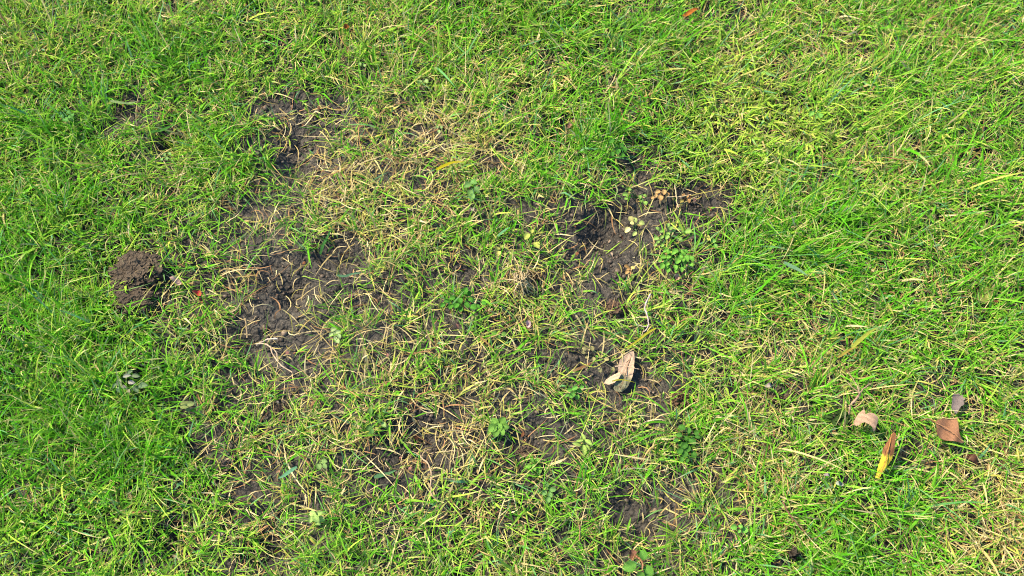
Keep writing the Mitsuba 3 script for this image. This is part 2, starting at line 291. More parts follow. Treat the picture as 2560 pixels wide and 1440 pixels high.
def sheet(pts, lift, shape=None, colour=None, rounds=1, edge=0.0025, thick=0.0003, cover=0.0, seed=0):
    """a dry leaf as a thin curled solid: its outline at the height it lies at, shape(u, v) its curl in metres over its long (u) and short (v) axis, -1..1"""
    pts = np.asarray(pts, float); g = at(pts[:, 0], pts[:, 1])
    z0 = float(hgt(g[:, 0], g[:, 1]).mean()) + lift
    xy = chaikin(at(pts[:, 0], pts[:, 1], z0)[:, :2], rounds)
    poly = Polygon(xy).buffer(0); poly = poly if poly.geom_type == 'Polygon' else max(poly.geoms, key=lambda a: a.area)
    poly = poly.segmentize(edge * 0.6); ring = np.array(poly.exterior.coords)[:-1]
    ring = ring + 0.0013 * np.column_stack([fbm2(ring[:, 0], ring[:, 1], 420, 2, 70 + seed) - .5, fbm2(ring[:, 0], ring[:, 1], 420, 2, 90 + seed) - .5])
    poly = Polygon(ring).buffer(0); poly = poly if poly.geom_type == 'Polygon' else max(poly.geoms, key=lambda a: a.area)
    v2, f = trimesh.creation.triangulate_polygon(poly, engine='earcut')
    v = np.column_stack([v2, np.zeros(len(v2))])
    v, f = trimesh.remesh.subdivide_to_size(v, f, edge * 1.3, max_iter=12)
    m = trimesh.Trimesh(v, f, process=True); m.merge_vertices(); v, f = np.array(m.vertices), np.array(m.faces)
    if np.cross(v[f[:, 1]] - v[f[:, 0]], v[f[:, 2]] - v[f[:, 0]])[:, 2].sum() < 0: f = f[:, ::-1]
    c = v[:, :2].mean(0); _, _, A = np.linalg.svd(v[:, :2] - c, full_matrices=False)
    A[0] *= -1 if A[0, 1] > 0 else 1; A[1] = [-A[0, 1], A[0, 0]]                # u runs down the picture
    uv = (v[:, :2] - c) @ A.T; uv /= np.abs(uv).max(0)
    u, w = uv.T
    wob = 0.003 * (fbm2(v[:, 0], v[:, 1], 60, 3, 20 + seed) - 0.5)
    v[:, 2] = z0 + wob + (shape(u, w) if shape else 0)
    col = np.broadcast_to(colour(u, w), v.shape) if callable(colour) else np.tile(colour, (len(v), 1))
    col = (0.88 * col + 0.12 * col.mean(1, keepdims=True)) * np.array([.98, 1, 1.04])
    mot = 0.80 + 0.84 * fbm2(v[:, 0], v[:, 1], 160, 3, 40 + seed)
    col = np.clip(col * mot[:, None], 0, 1)
    e = np.sort(np.vstack([f[:, [0, 1]], f[:, [1, 2]], f[:, [2, 0]]]), 1); de = np.vstack([f[:, [0, 1]], f[:, [1, 2]], f[:, [2, 0]]])
    _, inv, cnt = np.unique(e, axis=0, return_inverse=True, return_counts=True)
    b = de[cnt[inv.ravel()] == 1]; n = len(v)
    rim = np.vstack([np.column_stack([b[:, 0], b[:, 0] + n, b[:, 1] + n]), np.column_stack([b[:, 0], b[:, 1] + n, b[:, 1]])])
    V = np.vstack([v, v - [0, 0, thick]]); F = np.vstack([f, f[:, ::-1] + n, rim])
    if cover: COVERS.append((poly.buffer(-cover), z0))
    return (V, F), np.vstack([col, col * 0.9])

def spline(p, n=10):
    p = np.asarray(p, float); q = np.vstack([2 * p[0] - p[1], p, 2 * p[-1] - p[-2]]); out = []
    for i in range(1, len(q) - 2):
        for t in np.linspace(0, 1, n, endpoint=False):
            a, b, c, d = q[i - 1:i + 3]
            out.append(0.5 * (2 * b + (c - a) * t + (2 * a - 5 * b + 4 * c - d) * t * t + (3 * b - a - 3 * c + d) * t ** 3))
    return np.array(out + [p[-1]])

def tube(p, r, sides=6):
    p = np.asarray(p, float); n = len(p); t = np.gradient(p, axis=0); t /= np.linalg.norm(t, axis=1, keepdims=True) + 1e-12
    a = np.cross(t, np.where(np.abs(t[:, 2:]) < .9, [0, 0, 1.], [1., 0, 0])); a /= np.linalg.norm(a, axis=1, keepdims=True); b = np.cross(t, a)
    th = np.arange(sides) * 2 * np.pi / sides; r = np.broadcast_to(r, (n,))
    v = p[:, None] + r[:, None, None] * (np.cos(th)[None, :, None] * a[:, None] + np.sin(th)[None, :, None] * b[:, None])
    i, j = np.meshgrid(np.arange(n - 1), np.arange(sides), indexing='ij')
    q = np.stack([i * sides + j, i * sides + (j + 1) % sides, (i + 1) * sides + (j + 1) % sides, (i + 1) * sides + j], -1).reshape(-1, 4)
    F = np.vstack([q[:, [0, 1, 2]], q[:, [0, 2, 3]]])
    return v.reshape(-1, 3), F

def strand(pts, lift, r0, r1, n=8, arch=0.0, wob=0.0008, seed=0):
    pts = np.asarray(pts, float); g = at(pts[:, 0], pts[:, 1]); l = np.broadcast_to(lift, (len(pts),))
    z = hgt(g[:, 0], g[:, 1]) + l
    P = spline(at(pts[:, 0], pts[:, 1], z), n); t = np.linspace(0, 1, len(P))
    P[:, 2] += arch * np.sin(np.pi * t)
    rr = np.random.default_rng(seed); P[1:-1] += np.cumsum(rr.normal(0, wob / 3, (len(P) - 2, 3)), 0) * np.sin(np.pi * t[1:-1])[:, None]
    P[:, 2] = np.maximum(P[:, 2], hgt(P[:, 0], P[:, 1]) + r0 * 0.6)
    return tube(P, r0 + (r1 - r0) * t + r0 * 0.15 * np.sin(t * 37 + seed))

def tubes(key, list_of, colour, bsdf='stem_material'):
    V, F, C, n = [], [], [], 0
    for (v, f), c in zip(list_of, colour if isinstance(colour, list) else [colour] * len(list_of)):
        V.append(v); F.append(f + n); n += len(v)
        C.append(np.clip(np.asarray(c) * (0.75 + 0.5 * fbm2(v[:, 0], v[:, 1], 300, 2, 3))[:, None], 0, 1))
    put(key, (np.vstack(V), np.vstack(F)), bsdf, np.vstack(C))

# ---- fallen leaves
def fallen_leaf(label, group=None, cat='fallen leaf', name='fallen_leaf'):
    k = numbered(name); tag(k, label, cat, group); return k

k = fallen_leaf('large dry tan leaf, one side folded over, on bare soil right of centre')
def tanc(u, v):
    c = lin(228, 192, 154)[None] * (1 + 0.13 * np.sin(v * 15 + u * 5))[:, None]
    c = np.where((np.abs(v - 0.62 + 0.30 * u) < 0.045)[:, None], lin(226, 192, 146), c)
    g = lin(150, 150, 112)[None] * np.where(fbm2(u, v, 6, 3, 2) > .55, 0.6, 1.05)[:, None]
    s = np.clip((u - 0.16 + 0.35 * (fbm2(u, v, 4, 3, 5) - .5)) / 0.16, 0, 1)[:, None]
    return c * (1 - s) + g * s
m, c = sheet([(1584, 879), (1577, 880), (1568, 884), (1556, 894), (1548, 903), (1545, 916), (1546, 930), (1543, 946), (1536, 960), (1534, 971), (1541, 978), (1553, 979), (1563, 974), (1571, 965), (1577, 952), (1582, 938), (1585, 922), (1586, 900)], 0.008,
             lambda u, v: 0.0025 * v * v - 0.002 * u, tanc, rounds=0, cover=0.001, seed=1); put(k + '__blade', m, 'leaf_material', c)
tag(k + '__blade', 'flat tan blade with a blotched greyish green rounded end')
m, c = sheet([(1549, 930), (1552, 938), (1546, 948), (1536, 957), (1523, 961), (1511, 957), (1515, 948), (1530, 939)], 0.0115, lambda u, v: 0.001 * v - 0.002 * u, lambda u, v: lin(232, 198, 156)[None] * (1 + .12 * np.sin(v * 9 + u * 3))[:, None], rounds=0, cover=0.001, seed=2)
put(k + '__folded_flap', m, 'leaf_material', c); tag(k + '__folded_flap', 'paler flap of the leaf folded over to the lower left')
tubes(k + '__midrib', [strand([(1580, 881), (1574, 905), (1566, 930), (1556, 958), (1549, 977)], 0.0095, 0.0006, 0.0003, seed=6), strand([(1576, 898), (1563, 908), (1550, 914)], 0.0092, 0.0003, 0.0002, seed=7), strand([(1577, 888), (1582, 905), (1584, 918)], 0.0092, 0.0003, 0.0002, seed=8)], lin(150, 112, 76))

k = fallen_leaf('narrow leaf, brown above and bright yellow below, in the lower right grass')
def yb(u, v):
    s = np.clip((u + 0.10 * v + 0.05 * np.sin(v * 9) - 0.04) / 0.05, 0, 1)[:, None]
    y = np.where((fbm2(u, v, 7, 3, 8) > .64)[:, None], lin(170, 150, 24), lin(246, 222, 16))
    return lin(158, 106, 64)[None] * (1 + .12 * np.sin(v * 9))[:, None] * (1 - s) + y * s
m, c = sheet([(2228, 1083), (2234, 1087), (2234, 1111), (2234, 1127), (2231, 1146), (2218, 1166), (2209, 1177), (2200, 1196), (2190, 1193), (2195, 1169), (2202, 1146), (2206, 1121), (2218, 1101)], 0.026,
             lambda u, v: 0.0025 * (1 - v * v) - 0.005 * u, yb, cover=0.001, rounds=0, seed=4); put(k + '__blade', m, 'leaf_material', c)
put_mid = strand([(2229, 1086), (2222, 1125), (2212, 1160), (2196, 1192)], 0.031, 0.0006, 0.0004, seed=1)
tubes(k + '__midrib', [put_mid], lin(196, 140, 60))

k = fallen_leaf('squarish crinkled reddish brown leaf with a stalk to its left, near the right edge')
def sq(u, v): return lin(168, 120, 84)[None] * (1 + 0.13 * np.sin(u * 8 + v * 5) + 0.08 * np.sin(v * 31))[:, None]
m, c = sheet([(2336, 1055), (2345, 1050), (2353, 1046), (2366, 1043), (2382, 1046), (2391, 1043), (2393, 1062), (2396, 1082), (2403, 1094), (2413, 1106), (2392, 1105), (2372, 1103), (2353, 1097), (2340, 1088), (2338, 1072)], 0.024,
             lambda u, v: 0.0022 * np.sin(u * 5 + v * 2) + 0.002 * (v * v), sq, cover=0.001, rounds=0, seed=5); put(k + '__blade', m, 'leaf_material', c)
tubes(k + '__stalk', [strand([(2338, 1055), (2322, 1049), (2302, 1052)], 0.024, 0.0011, 0.0006, seed=2)], lin(150, 110, 60))
tubes(k + '__vein', [strand([(2338, 1057), (2360, 1066), (2385, 1084), (2408, 1103)], 0.0275, 0.0006, 0.0003, seed=3)], lin(205, 150, 100))

k = fallen_leaf('pale curled leaf with a thin stalk, arched over the grass left of the yellow leaf')
def pc(u, v): return lin(212, 172, 134)[None] * (1 + 0.15 * np.sin(v * 12 + u * 4))[:, None]
m, c = sheet([(2133, 1060), (2139, 1041), (2149, 1028), (2155, 1031), (2155, 1041), (2166, 1036), (2184, 1042), (2191, 1051), (2189, 1062), (2185, 1081), (2178, 1072), (2167, 1062), (2154, 1057), (2143, 1066)], 0.025,
             lambda u, v: 0.008 * (1 - u * u) + 0.004 * v, pc, cover=0.001, seed=6); put(k + '__blade', m, 'leaf_material', c)
tubes(k + '__stalk', [strand([(2136, 1061), (2125, 1063), (2113, 1067)], 0.026, 0.0008, 0.0005, seed=4)], lin(170, 140, 90))

def bit(label, pts, rgb, lift=0.012, curl=0.003, seed=0, cat='fallen leaf', name='fallen_leaf', cover=0.001, kk=3.0):
    k = fallen_leaf(label, cat=cat, name=name)
    m, c = sheet(pts, lift, lambda u, v: curl * (np.sin(u * kk + seed) + v * v), lin(*rgb), cover=cover, edge=0.002, seed=seed)
    put(k, m, 'leaf_material', c)
bit('grey toothed leaf half sunk in the grass above the squarish brown leaf', [(2386, 981), (2393, 984), (2399, 981), (2403, 988), (2411, 987), (2409, 994), (2414, 997), (2408, 1003), (2408, 1012), (2400, 1016), (2394, 1025), (2390, 1037), (2384, 1028), (2378, 1025), (2374, 1016), (2377, 1008), (2380, 1000), (2383, 991)], (152, 136, 126), 0.02, seed=7)
bit('dark brown leaf scrap under straw below the squarish brown leaf', [(2411, 1132), (2431, 1136), (2442, 1150), (2451, 1163), (2434, 1161), (2416, 1151)], (120, 84, 64), 0.010, seed=8)
bit('orange brown leaf in the grass near the top edge', [(1705, 37), (1713, 31), (1720, 27), (1732, 24), (1745, 20), (1742, 29), (1736, 34), (1723, 38), (1713, 38)], (186, 110, 26), 0.03, seed=9)
bit('pale crumpled leaf flake beside the earth mound at the left', [(425, 695), (434, 693), (443, 696), (455, 704), (450, 714), (442, 711), (434, 704)], (206, 172, 150), 0.016, seed=10)
bit('small red leaflet in the grass right of the earth mound', [(481, 731), (486, 725), (493, 727), (499, 724), (503, 730), (507, 741), (499, 743), (495, 737), (488, 737)], (214, 78, 62), 0.018, seed=11)
bit('dull brown leaflet just below the small red leaflet', [(497, 746), (506, 743), (511, 752), (506, 762), (498, 757)], (150, 100, 70), 0.014, seed=12)
bit('upper of two small pinkish brown leaves near the top of the bare patch', [(1430, 300), (1438, 296), (1447, 298), (1443, 305), (1434, 308)], (196, 144, 104), 0.018, seed=13)
bit('lower of two small pinkish brown leaves near the top of the bare patch', [(1418, 312), (1426, 307), (1434, 309), (1431, 318), (1421, 319)], (186, 136, 108), 0.016, seed=14)
bit('crumpled brown leaf scrap close to the bottom edge, above two large green leaves', [(1570, 1378), (1580, 1372), (1592, 1378), (1588, 1390), (1582, 1400), (1574, 1394)], (150, 104, 78), 0.02, seed=15)
bit('pale yellow round leaf in grass right of the bare patch', [(1864, 804), (1870, 800), (1877, 803), (1878, 811), (1873, 817), (1866, 814)], (214, 214, 110), 0.024, seed=16)
bit('pale pink petal on the soil in the middle of the bare patch', [(1315, 806), (1321, 802), (1327, 807), (1326, 817), (1319, 822), (1316, 814)], (232, 188, 182), 0.014, seed=17, cat='petal', name='petal')
bit('broad yellow green leaf under blades at the right', [(2440, 735), (2452, 722), (2468, 718), (2482, 726), (2480, 744), (2464, 762), (2450, 760), (2438, 750)], (150, 160, 70), 0.008, seed=18, cover=0)
bit('small pale flake on soil above the middle of the bare patch', [(1172, 520), (1180, 517), (1187, 522), (1185, 531), (1175, 529)], (206, 188, 168), 0.012, seed=19)
bit('grey flake beside a dark clod among the grass of the lower right', [(1913, 962), (1922, 958), (1932, 962), (1928, 972), (1917, 970)], (176, 160, 146), 0.02, seed=20)
bit('grey leaf scrap, upper of the two below the yellow leaf', [(2060, 1184), (2070, 1180), (2078, 1186), (2074, 1193), (2063, 1191)], (170, 156, 150), 0.02, seed=21)
bit('grey green leaf scrap, lower of the two below the yellow leaf', [(2086, 1206), (2098, 1202), (2112, 1208), (2108, 1216), (2092, 1216)], (168, 178, 150), 0.02, seed=22)
bit('brown leaf fragment at the lower edge of the dark bare soil', [(1688, 695), (1682, 690), (1694, 686), (1700, 694), (1695, 703)], (196, 158, 130), 0.014, seed=23)
bit('rust brown leaf fragment in the grass at the upper left', [(858, 64), (866, 60), (874, 66), (870, 76), (861, 74)], (178, 110, 40), 0.026, seed=24)

# ---- little broad-leaved plants: each leaf its own part, stalks from the root
def spoon(cx, cy, size, aspect, head, z, tilt, cup, seed, pointed=0.0):
    nu, nv = 9, 5; s = np.linspace(0, 1, nu); q = np.linspace(-1, 1, nv)
    wid = np.maximum(np.sin(np.pi * np.clip(s, 0.02, 0.985)), 0) ** (0.55 + 0.35 * pointed) * (1 - pointed * 0.35 * s)
    rr = np.random.default_rng(seed)
    U, Q = np.meshgrid(s - 0.5, q, indexing='ij'); W = wid[:, None] * Q * aspect / 2
    zz = cup * (Q ** 2 * wid[:, None] - 0.3) - 0.35 * cup * (U * 2) ** 2 + 0.05 * rr.normal() * U - 0.06 * (1 - np.abs(Q)) * -1
    lx, ly, lz = U * size, W * size, (zz + tilt * U) * size
    X = cx + lx * math.cos(head) - ly * math.sin(head); Y = cy + lx * math.sin(head) + ly * math.cos(head)
    I, J = np.meshgrid(np.arange(nu - 1), np.arange(nv - 1), indexing='ij'); a = (I * nv + J).ravel()
    return (np.stack([X, Y, z + lz], -1).reshape(-1, 3), np.stack([a, a + nv, a + nv + 1, a + 1], -1)), (np.abs(Q).ravel(), U.ravel())

def plant(label, centre, leaves, rgb, lift=0.012, aspect=0.8, name='seedling', cat='seedling', group=None, jitter=0.14, pointed=0.0, cup=0.25, stalk=None, clear=True, seed=0, tint=(1.2, 1.05, .75)):
    """leaves: (pixel x, pixel y, length in pixels[, colour])"""
    k = numbered(name); tag(k, label, cat, group); rr = np.random.default_rng(1000 + seed); used = 0
    c0 = at(*centre); gz = float(hgt(c0[0], c0[1])); stems = []
    for lf in leaves:
        px, py, s = lf[:3]; col = lin(*(lf[3] if len(lf) > 3 else rgb)); col = (col * 0.62 + 0.38 * col.mean() * np.array([1.1, 1.25, .65])) * np.array(tint) * 1.5 * rr.uniform(1 - jitter, 1 + jitter)
        g = at(px, py); z = max(gz, float(hgt(g[0], g[1]))) + lift * rr.uniform(0.75, 1.25); p = at(px, py, z)
        d = p[:2] - c0[:2]; head = math.atan2(d[1], d[0]) + rr.normal(0, 0.25) if np.hypot(*d) > 0.002 else rr.uniform(0, 6.28)
        size = s * PX * 0.92
        mesh, (q, u) = spoon(p[0], p[1], size, aspect * rr.uniform(.9, 1.1), head, z, rr.normal(0.05, 0.16), cup, int(seed * 100 + used), pointed)
        mott = 0.85 + 0.3 * fbm2(mesh[0][:, 0], mesh[0][:, 1], 300, 2, seed)
        cc = col[None] * (mott * (1 + 0.22 * (q < 0.1)))[:, None]
        key = f'{k}__leaf' + (f'_{used:03d}' if used else ''); used += 1
        put(key, mesh, 'grass_material' if False else 'plant_material', np.clip(cc, 0, 1))
        base = p - np.array([math.cos(head), math.sin(head), 0]) * size * 0.46
        root = np.array([c0[0], c0[1], gz - 0.002])
        midp = (root + base) / 2 + [0, 0, 0.25 * abs(base[2] - root[2])]
        stems.append(tube(spline([root, midp, base], 4), 0.00045, 5))
        if clear: COVERS.append((Point(p[0], p[1]).buffer(size * 0.28), z))
    tubes(f'{k}__stalks', stems, lin(*(stalk or tuple(int(a * .8) for a in rgb))))
    return k
scene['plant_material'] = {'type': 'principledthin', 'base_color': VC, 'roughness': 0.4, 'diff_trans': 0.5, 'spec_trans': 0.0, 'eta': 1.4}

def spread(seed, cx, cy, rx, ry, n, s0, s1):
    r = np.random.default_rng(seed); out = []
    while len(out) < n:
        a, b = r.uniform(-1, 1, 2)
        if a * a + b * b < 1: out.append((cx + a * rx, cy + b * ry, r.uniform(s0, s1)))
    return out

plant('two round pale bluish green seed leaves at the top of the bare patch', (1058, 208), [(1050, 206, 17), (1065, 203, 18)], (140, 196, 140), seed=1)
plant('tiny pair of pale leaves in the grass at the top left of the bare patch', (905, 162), [(900, 160, 11), (911, 163, 11)], (120, 180, 120), lift=0.02, seed=2)
plant('bluish green weed with folded leaves in the upper middle of the bare patch', (1180, 470), [(1170, 462, 26), (1184, 455, 22), (1176, 482, 24), (1192, 474, 22), (1181, 492, 20)], (84, 160, 98), lift=0.02, pointed=.5, seed=3)
plant('bright green rosette of thick oval leaves below the middle', (1248, 1065), [(1255, 1053, 25), (1236, 1055, 26), (1262, 1066, 22), (1232, 1070, 26), (1246, 1068, 28), (1254, 1079, 22), (1240, 1082, 22), (1226, 1080, 18)], (86, 164, 68), lift=0.012, seed=4)
plant('small green seedling with five round leaves below the bright rosette', (1336, 1165), [(1330, 1151, 13), (1344, 1151, 13), (1321, 1166, 15), (1334, 1163, 12), (1348, 1176, 16), (1336, 1172, 11)], (88, 172, 70), seed=5)
plant('pale green rosette of pointed leaves to the right of the bright rosette', (1457, 1110), [(1458, 1094, 26), (1443, 1110, 26), (1472, 1106, 26), (1460, 1125, 30), (1450, 1101, 20), (1468, 1118, 22)], (140, 196, 100), lift=0.016, pointed=.8, aspect=.5, seed=6)
plant('bluish green seedling of small round leaves in the grass, lower middle', (1371, 1226), [(1366, 1212, 16), (1382, 1224, 17), (1361, 1232, 16), (1375, 1238, 15), (1370, 1250, 17)], (84, 160, 96), seed=7)
plant('dark green clump of many round leaves in the lower right grass', (1712, 1105), [(1705, 1069, 18), (1722, 1076, 16), (1741, 1082, 15), (1698, 1088, 16), (1731, 1104, 22), (1715, 1096, 17), (1702, 1109, 17), (1711, 1114, 20), (1720, 1122, 18), (1700, 1127, 17), (1712, 1135, 18), (1734, 1137, 18), (1704, 1148, 18), (1718, 1150, 14), (1744, 1092, 14), (1690, 1100, 14)], (48, 136, 52), lift=0.018, name='clover_clump', cat='weed', seed=8)
plant('pale bluish green seedling on the bare soil, left of the middle', (838, 835), [(833, 824, 17), (845, 830, 15), (828, 836, 14), (848, 840, 14), (838, 834, 14), (843, 852, 16), (838, 845, 12)], (134, 184, 144), seed=9)
plant('seedling with pale whitish round leaves on the dark bare soil', (1587, 566), [(1577, 548, 19, (170, 178, 136)), (1588, 550, 16), (1604, 558, 17), (1569, 574, 20, (226, 228, 178)), (1587, 584, 16), (1598, 563, 14, (150, 134, 104)), (1580, 558, 12, (206, 214, 150))], (146, 184, 118), seed=10)
plant('spreading seedlings of tiny round leaves right of the whitish seedling', (1665, 592), [(1644, 572, 13), (1654, 578, 11), (1660, 580, 10), (1670, 563, 12), (1677, 570, 14), (1684, 577, 10), (1699, 572, 13), (1721, 578, 18), (1670, 585, 13), (1641, 595, 17), (1655, 592, 14), (1668, 592, 15), (1700, 596, 13), (1702, 600, 12), (1645, 605, 12), (1656, 613, 12), (1639, 612, 10)], (118, 188, 96), lift=0.010, seed=11)
plant('dense bright green weed with many small leaves below the bare dark soil', (1690, 640), spread(12, 1692, 648, 42, 34, 36, 12, 20), (84, 180, 58), lift=0.018, pointed=.4, name='weed', cat='weed', seed=12)
plant('pair of smooth green leaves at the right end of the dark bare soil', (1786, 606), [(1784, 602, 17), (1788, 615, 15), (1768, 620, 11)], (92, 188, 92), seed=13)
plant('pale feathery leaf tuft at the right of the bare soil', (1760, 595), spread(14, 1762, 594, 14, 10, 9, 9, 14), (176, 186, 104), lift=0.014, pointed=.8, aspect=.4, name='weed', cat='weed', seed=14)
plant('deep green clover with large round leaves in the middle of the bare patch', (1160, 752), [(1163, 727, 22), (1155, 735, 18), (1172, 735, 18), (1131, 745, 16), (1177, 749, 15), (1167, 762, 18), (1183, 768, 20), (1209, 758, 15), (1117, 752, 16), (1141, 763, 18), (1127, 766, 16), (1150, 751, 18), (1107, 763, 15), (1195, 766, 14), (1152, 773, 15)], (46, 148, 42), lift=0.018, name='clover_clump', cat='weed', seed=15)
plant('single grey green leaf with a small one beside it, left of the bare patch', (463, 1017), [(461, 1013, 26), (476, 1010, 18), (470, 1024, 14)], (118, 150, 106), lift=0.022, seed=16)
plant('pale green seedling low down, left of the middle', (790, 1292), [(781, 1284, 19), (798, 1283, 18), (790, 1296, 22), (777, 1298, 18), (804, 1297, 17), (795, 1307, 15)], (136, 196, 118), lift=0.02, pointed=.4, seed=17)
plant('small bluish green seedling in front of straw, lower left of the middle', (805, 1160), [(798, 1166, 16), (810, 1153, 16), (812, 1165, 14), (802, 1155, 10)], (110, 168, 110), seed=18)
plant('dark bluish green seedling with spaced leaves, left of the bright rosette', (936, 1046), [(926, 1027, 18), (931, 1034, 16), (959, 1061, 17, (130, 186, 120)), (922, 1070, 16), (930, 1078, 15), (947, 1053, 12), (950, 1040, 13)], (62, 128, 72), seed=19)
plant('pair of green heart shaped leaves at the lower right of the bare patch', (1854, 1322), [(1862, 1325, 17), (1835, 1318, 17), (1852, 1316, 11), (1848, 1328, 10)], (82, 184, 74), lift=0.02, seed=20)
plant('green clover seedling left of the large tan leaf', (1437, 982), [(1424, 975, 16), (1437, 970, 16), (1448, 977, 15), (1430, 988, 17), (1443, 992, 15), (1418, 988, 13), (1455, 968, 12), (1436, 980, 12)], (66, 166, 66), lift=0.016, seed=21)
plant('dark low weed with dull leaves left of the pale curled leaf', (2090, 1030), spread(22, 2092, 1036, 30, 24, 14, 16, 26) + [(2074, 1013, 15, (110, 170, 50))], (46, 90, 50), lift=0.012, name='weed', cat='weed', clear=False, seed=22)
plant('dark green clover in the lush tuft at the upper right of the bare patch', (1545, 372), [(1529, 352, 18), (1540, 365, 17), (1553, 362, 18), (1545, 378, 20), (1562, 372, 16), (1531, 384, 16), (1557, 388, 15)], (44, 142, 50), lift=0.022, name='clover_clump', cat='weed', seed=23)
plant('olive seedling with rounded pale leaves in the middle of the bare patch', (1255, 628), [(1244, 622, 17), (1255, 617, 14), (1247, 632, 16, (190, 196, 110)), (1281, 633, 18), (1266, 622, 12), (1262, 635, 12)], (146, 170, 96), seed=24)
plant('rosette of round pinkish brown leaves at the top of the dark bare soil', (1655, 485), [(1645, 479, 16), (1660, 480, 16), (1651, 494, 18), (1668, 486, 14), (1640, 489, 11), (1659, 502, 13), (1632, 494, 11)], (186, 140, 112), name='seedling', seed=25)
plant('small green seedlings at the top left of the dark bare soil', (1595, 492), [(1563, 486, 18), (1566, 496, 12), (1575, 474, 10), (1600, 492, 13), (1612, 489, 12), (1613, 507, 15), (1603, 502, 10), (1557, 466, 8)], (108, 178, 84), seed=26)
plant('brownish seedling on the right part of the dark bare soil', (1712, 500), [(1704, 503, 14, (166, 160, 96)), (1717, 492, 13), (1722, 502, 12), (1709, 488, 11)], (166, 120, 92), seed=27)
plant('two round green leaves in the bright grass, right of the moss', (2036, 286), [(2029, 284, 18), (2050, 288, 20), (2041, 293, 11)], (86, 176, 74), lift=0.034, seed=28)
plant('two large dark green leaves at the bottom edge', (1600, 1415), [(1574, 1416, 34), (1620, 1428, 30), (1608, 1388, 24), (1601, 1440, 24)], (66, 150, 60), lift=0.026, stalk=(150, 110, 70), name='weed', cat='weed', seed=29)
plant('reddish brown seedling with one pale leaf, below the dark bare soil', (1574, 675), [(1567, 666, 15), (1582, 669, 13, (206, 200, 130)), (1568, 680, 15), (1577, 684, 14), (1572, 673, 12), (1581, 690, 14, (120, 160, 84))], (178, 134, 104), pointed=.3, seed=30)
plant('grey green seedlings of scattered round leaves up and left of the tan leaf', (1485, 890), [(1461, 872, 13), (1459, 881, 12), (1480, 871, 14), (1484, 898, 15), (1516, 898, 14), (1499, 925, 14), (1532, 923, 13), (1468, 893, 12)], (146, 148, 122), lift=0.008, seed=31)
plant('pair of small green leaves in the middle of the bare patch, below the clover', (1248, 838), [(1237, 834, 16), (1260, 836, 16), (1248, 842, 11)], (86, 164, 76), seed=32)
plant('pale green upright leaves in the grass left of the dark bare soil', (1328, 600), [(1317, 590, 22), (1342, 612, 24), (1330, 578, 14)], (150, 176, 84), lift=0.02, pointed=.3, seed=33)
plant('bluish small leaved clover in the grass at the far left', (163, 285), spread(34, 164, 284, 24, 16, 9, 12, 17), (62, 152, 78), lift=0.03, name='clover_clump', cat='weed', clear=True, seed=34)
plant('tiny bluish seedling in the thin grass at the top of the bare patch', (1098, 322), [(1093, 317, 12), (1103, 318, 11), (1097, 328, 12)], (120, 176, 126), seed=35)
plant('dusty grey leaved weed at the left, below the earth mound', (318, 958), [(316, 940, 22, (160, 160, 150)), (298, 957, 26, (136, 148, 122)), (328, 956, 20, (168, 156, 152)), (338, 940, 22, (118, 146, 100)), (310, 968, 18, (164, 152, 146)), (340, 972, 24), (296, 974, 18), (356, 964, 30), (322, 978, 16, (150, 128, 116)), (324, 930, 18), (286, 964, 16)], (100, 138, 92), lift=0.026, pointed=.6, aspect=.6, tint=(1, 1, 1.1), name='weed', cat='weed', seed=36)
plant('pale bluish clover sprig below the smooth hollow at the upper left', (418, 390), [(411, 386, 12), (424, 384, 12), (417, 396, 12), (404, 398, 10)], (98, 172, 112), lift=0.02, seed=37)

# ---- roots, dry stems and a few single blades that stand out
def stem(label, pts, lift, r0, r1, rgb, name='dry_stem', cat='stem', arch=0.0, seed=0, extra=()):
    k = numbered(name); tag(k, label, cat)
    tubes(k, [strand(pts, lift, r0, r1, arch=arch, seed=seed)] + [strand(*e, seed=seed + 50 + i) for i, e in enumerate(extra)], lin(*rgb))
stem('pale crooked root lying on the grass at the right of the bare patch', [(1626, 735), (1614, 766), (1621, 797), (1620, 818), (1609, 830)], 0.020, 0.0011, 0.0006, (214, 196, 186), 'root', 'root', seed=1, extra=[([(1616, 817), (1600, 815), (1588, 806)], 0.016, 0.0006, 0.0003)])
stem('long thin pale root winding over the bare soil at the lower middle', [(1048, 1136), (1056, 1146), (1075, 1163), (1084, 1193), (1081, 1232), (1096, 1256)], 0.010, 0.0012, 0.0005, (206, 176, 140), 'root', 'root', seed=2, extra=[([(1050, 1138), (1032, 1128), (1018, 1120)], 0.008, 0.0007, 0.0003), ([(1052, 1143), (1060, 1130), (1076, 1124)], 0.008, 0.0006, 0.0003)])
stem('pale forked dead stem on the soil, lower left of the bare patch', [(640, 860), (655, 858), (675, 866), (689, 892), (706, 914), (731, 931)], 0.016, 0.0012, 0.0007, (214, 186, 150), seed=3, extra=[([(675, 866), (690, 880), (696, 905), (690, 930)], 0.016, 0.0008, 0.0004)])
stem('whitish dead stem above the pale forked one', [(694, 847), (678, 846), (664, 846), (650, 854), (641, 864)], 0.012, 0.0014, 0.0006, (226, 206, 186), seed=4)
stem('thick buff dry stem standing in the grass above the pale curled leaf', [(2150, 982), (2146, 992), (2135, 1008), (2129, 1022), (2123, 1036)], [0.042, 0.036, 0.032, 0.028, 0.022], 0.0016, 0.0010, (186, 152, 124), seed=5, extra=[([(2150, 983), (2130, 968), (2110, 950)], 0.045, 0.0008, 0.0004), ([(2150, 983), (2164, 966), (2178, 962)], 0.045, 0.0007, 0.0004), ([(2149, 984), (2140, 962), (2120, 930)], 0.048, 0.0007, 0.0004)])
k = numbered('root_clump'); tag(k, 'tangle of pale dead roots and stems in the middle of the bare patch', 'root')
rr = np.random.default_rng(77); ss = []; cs = []
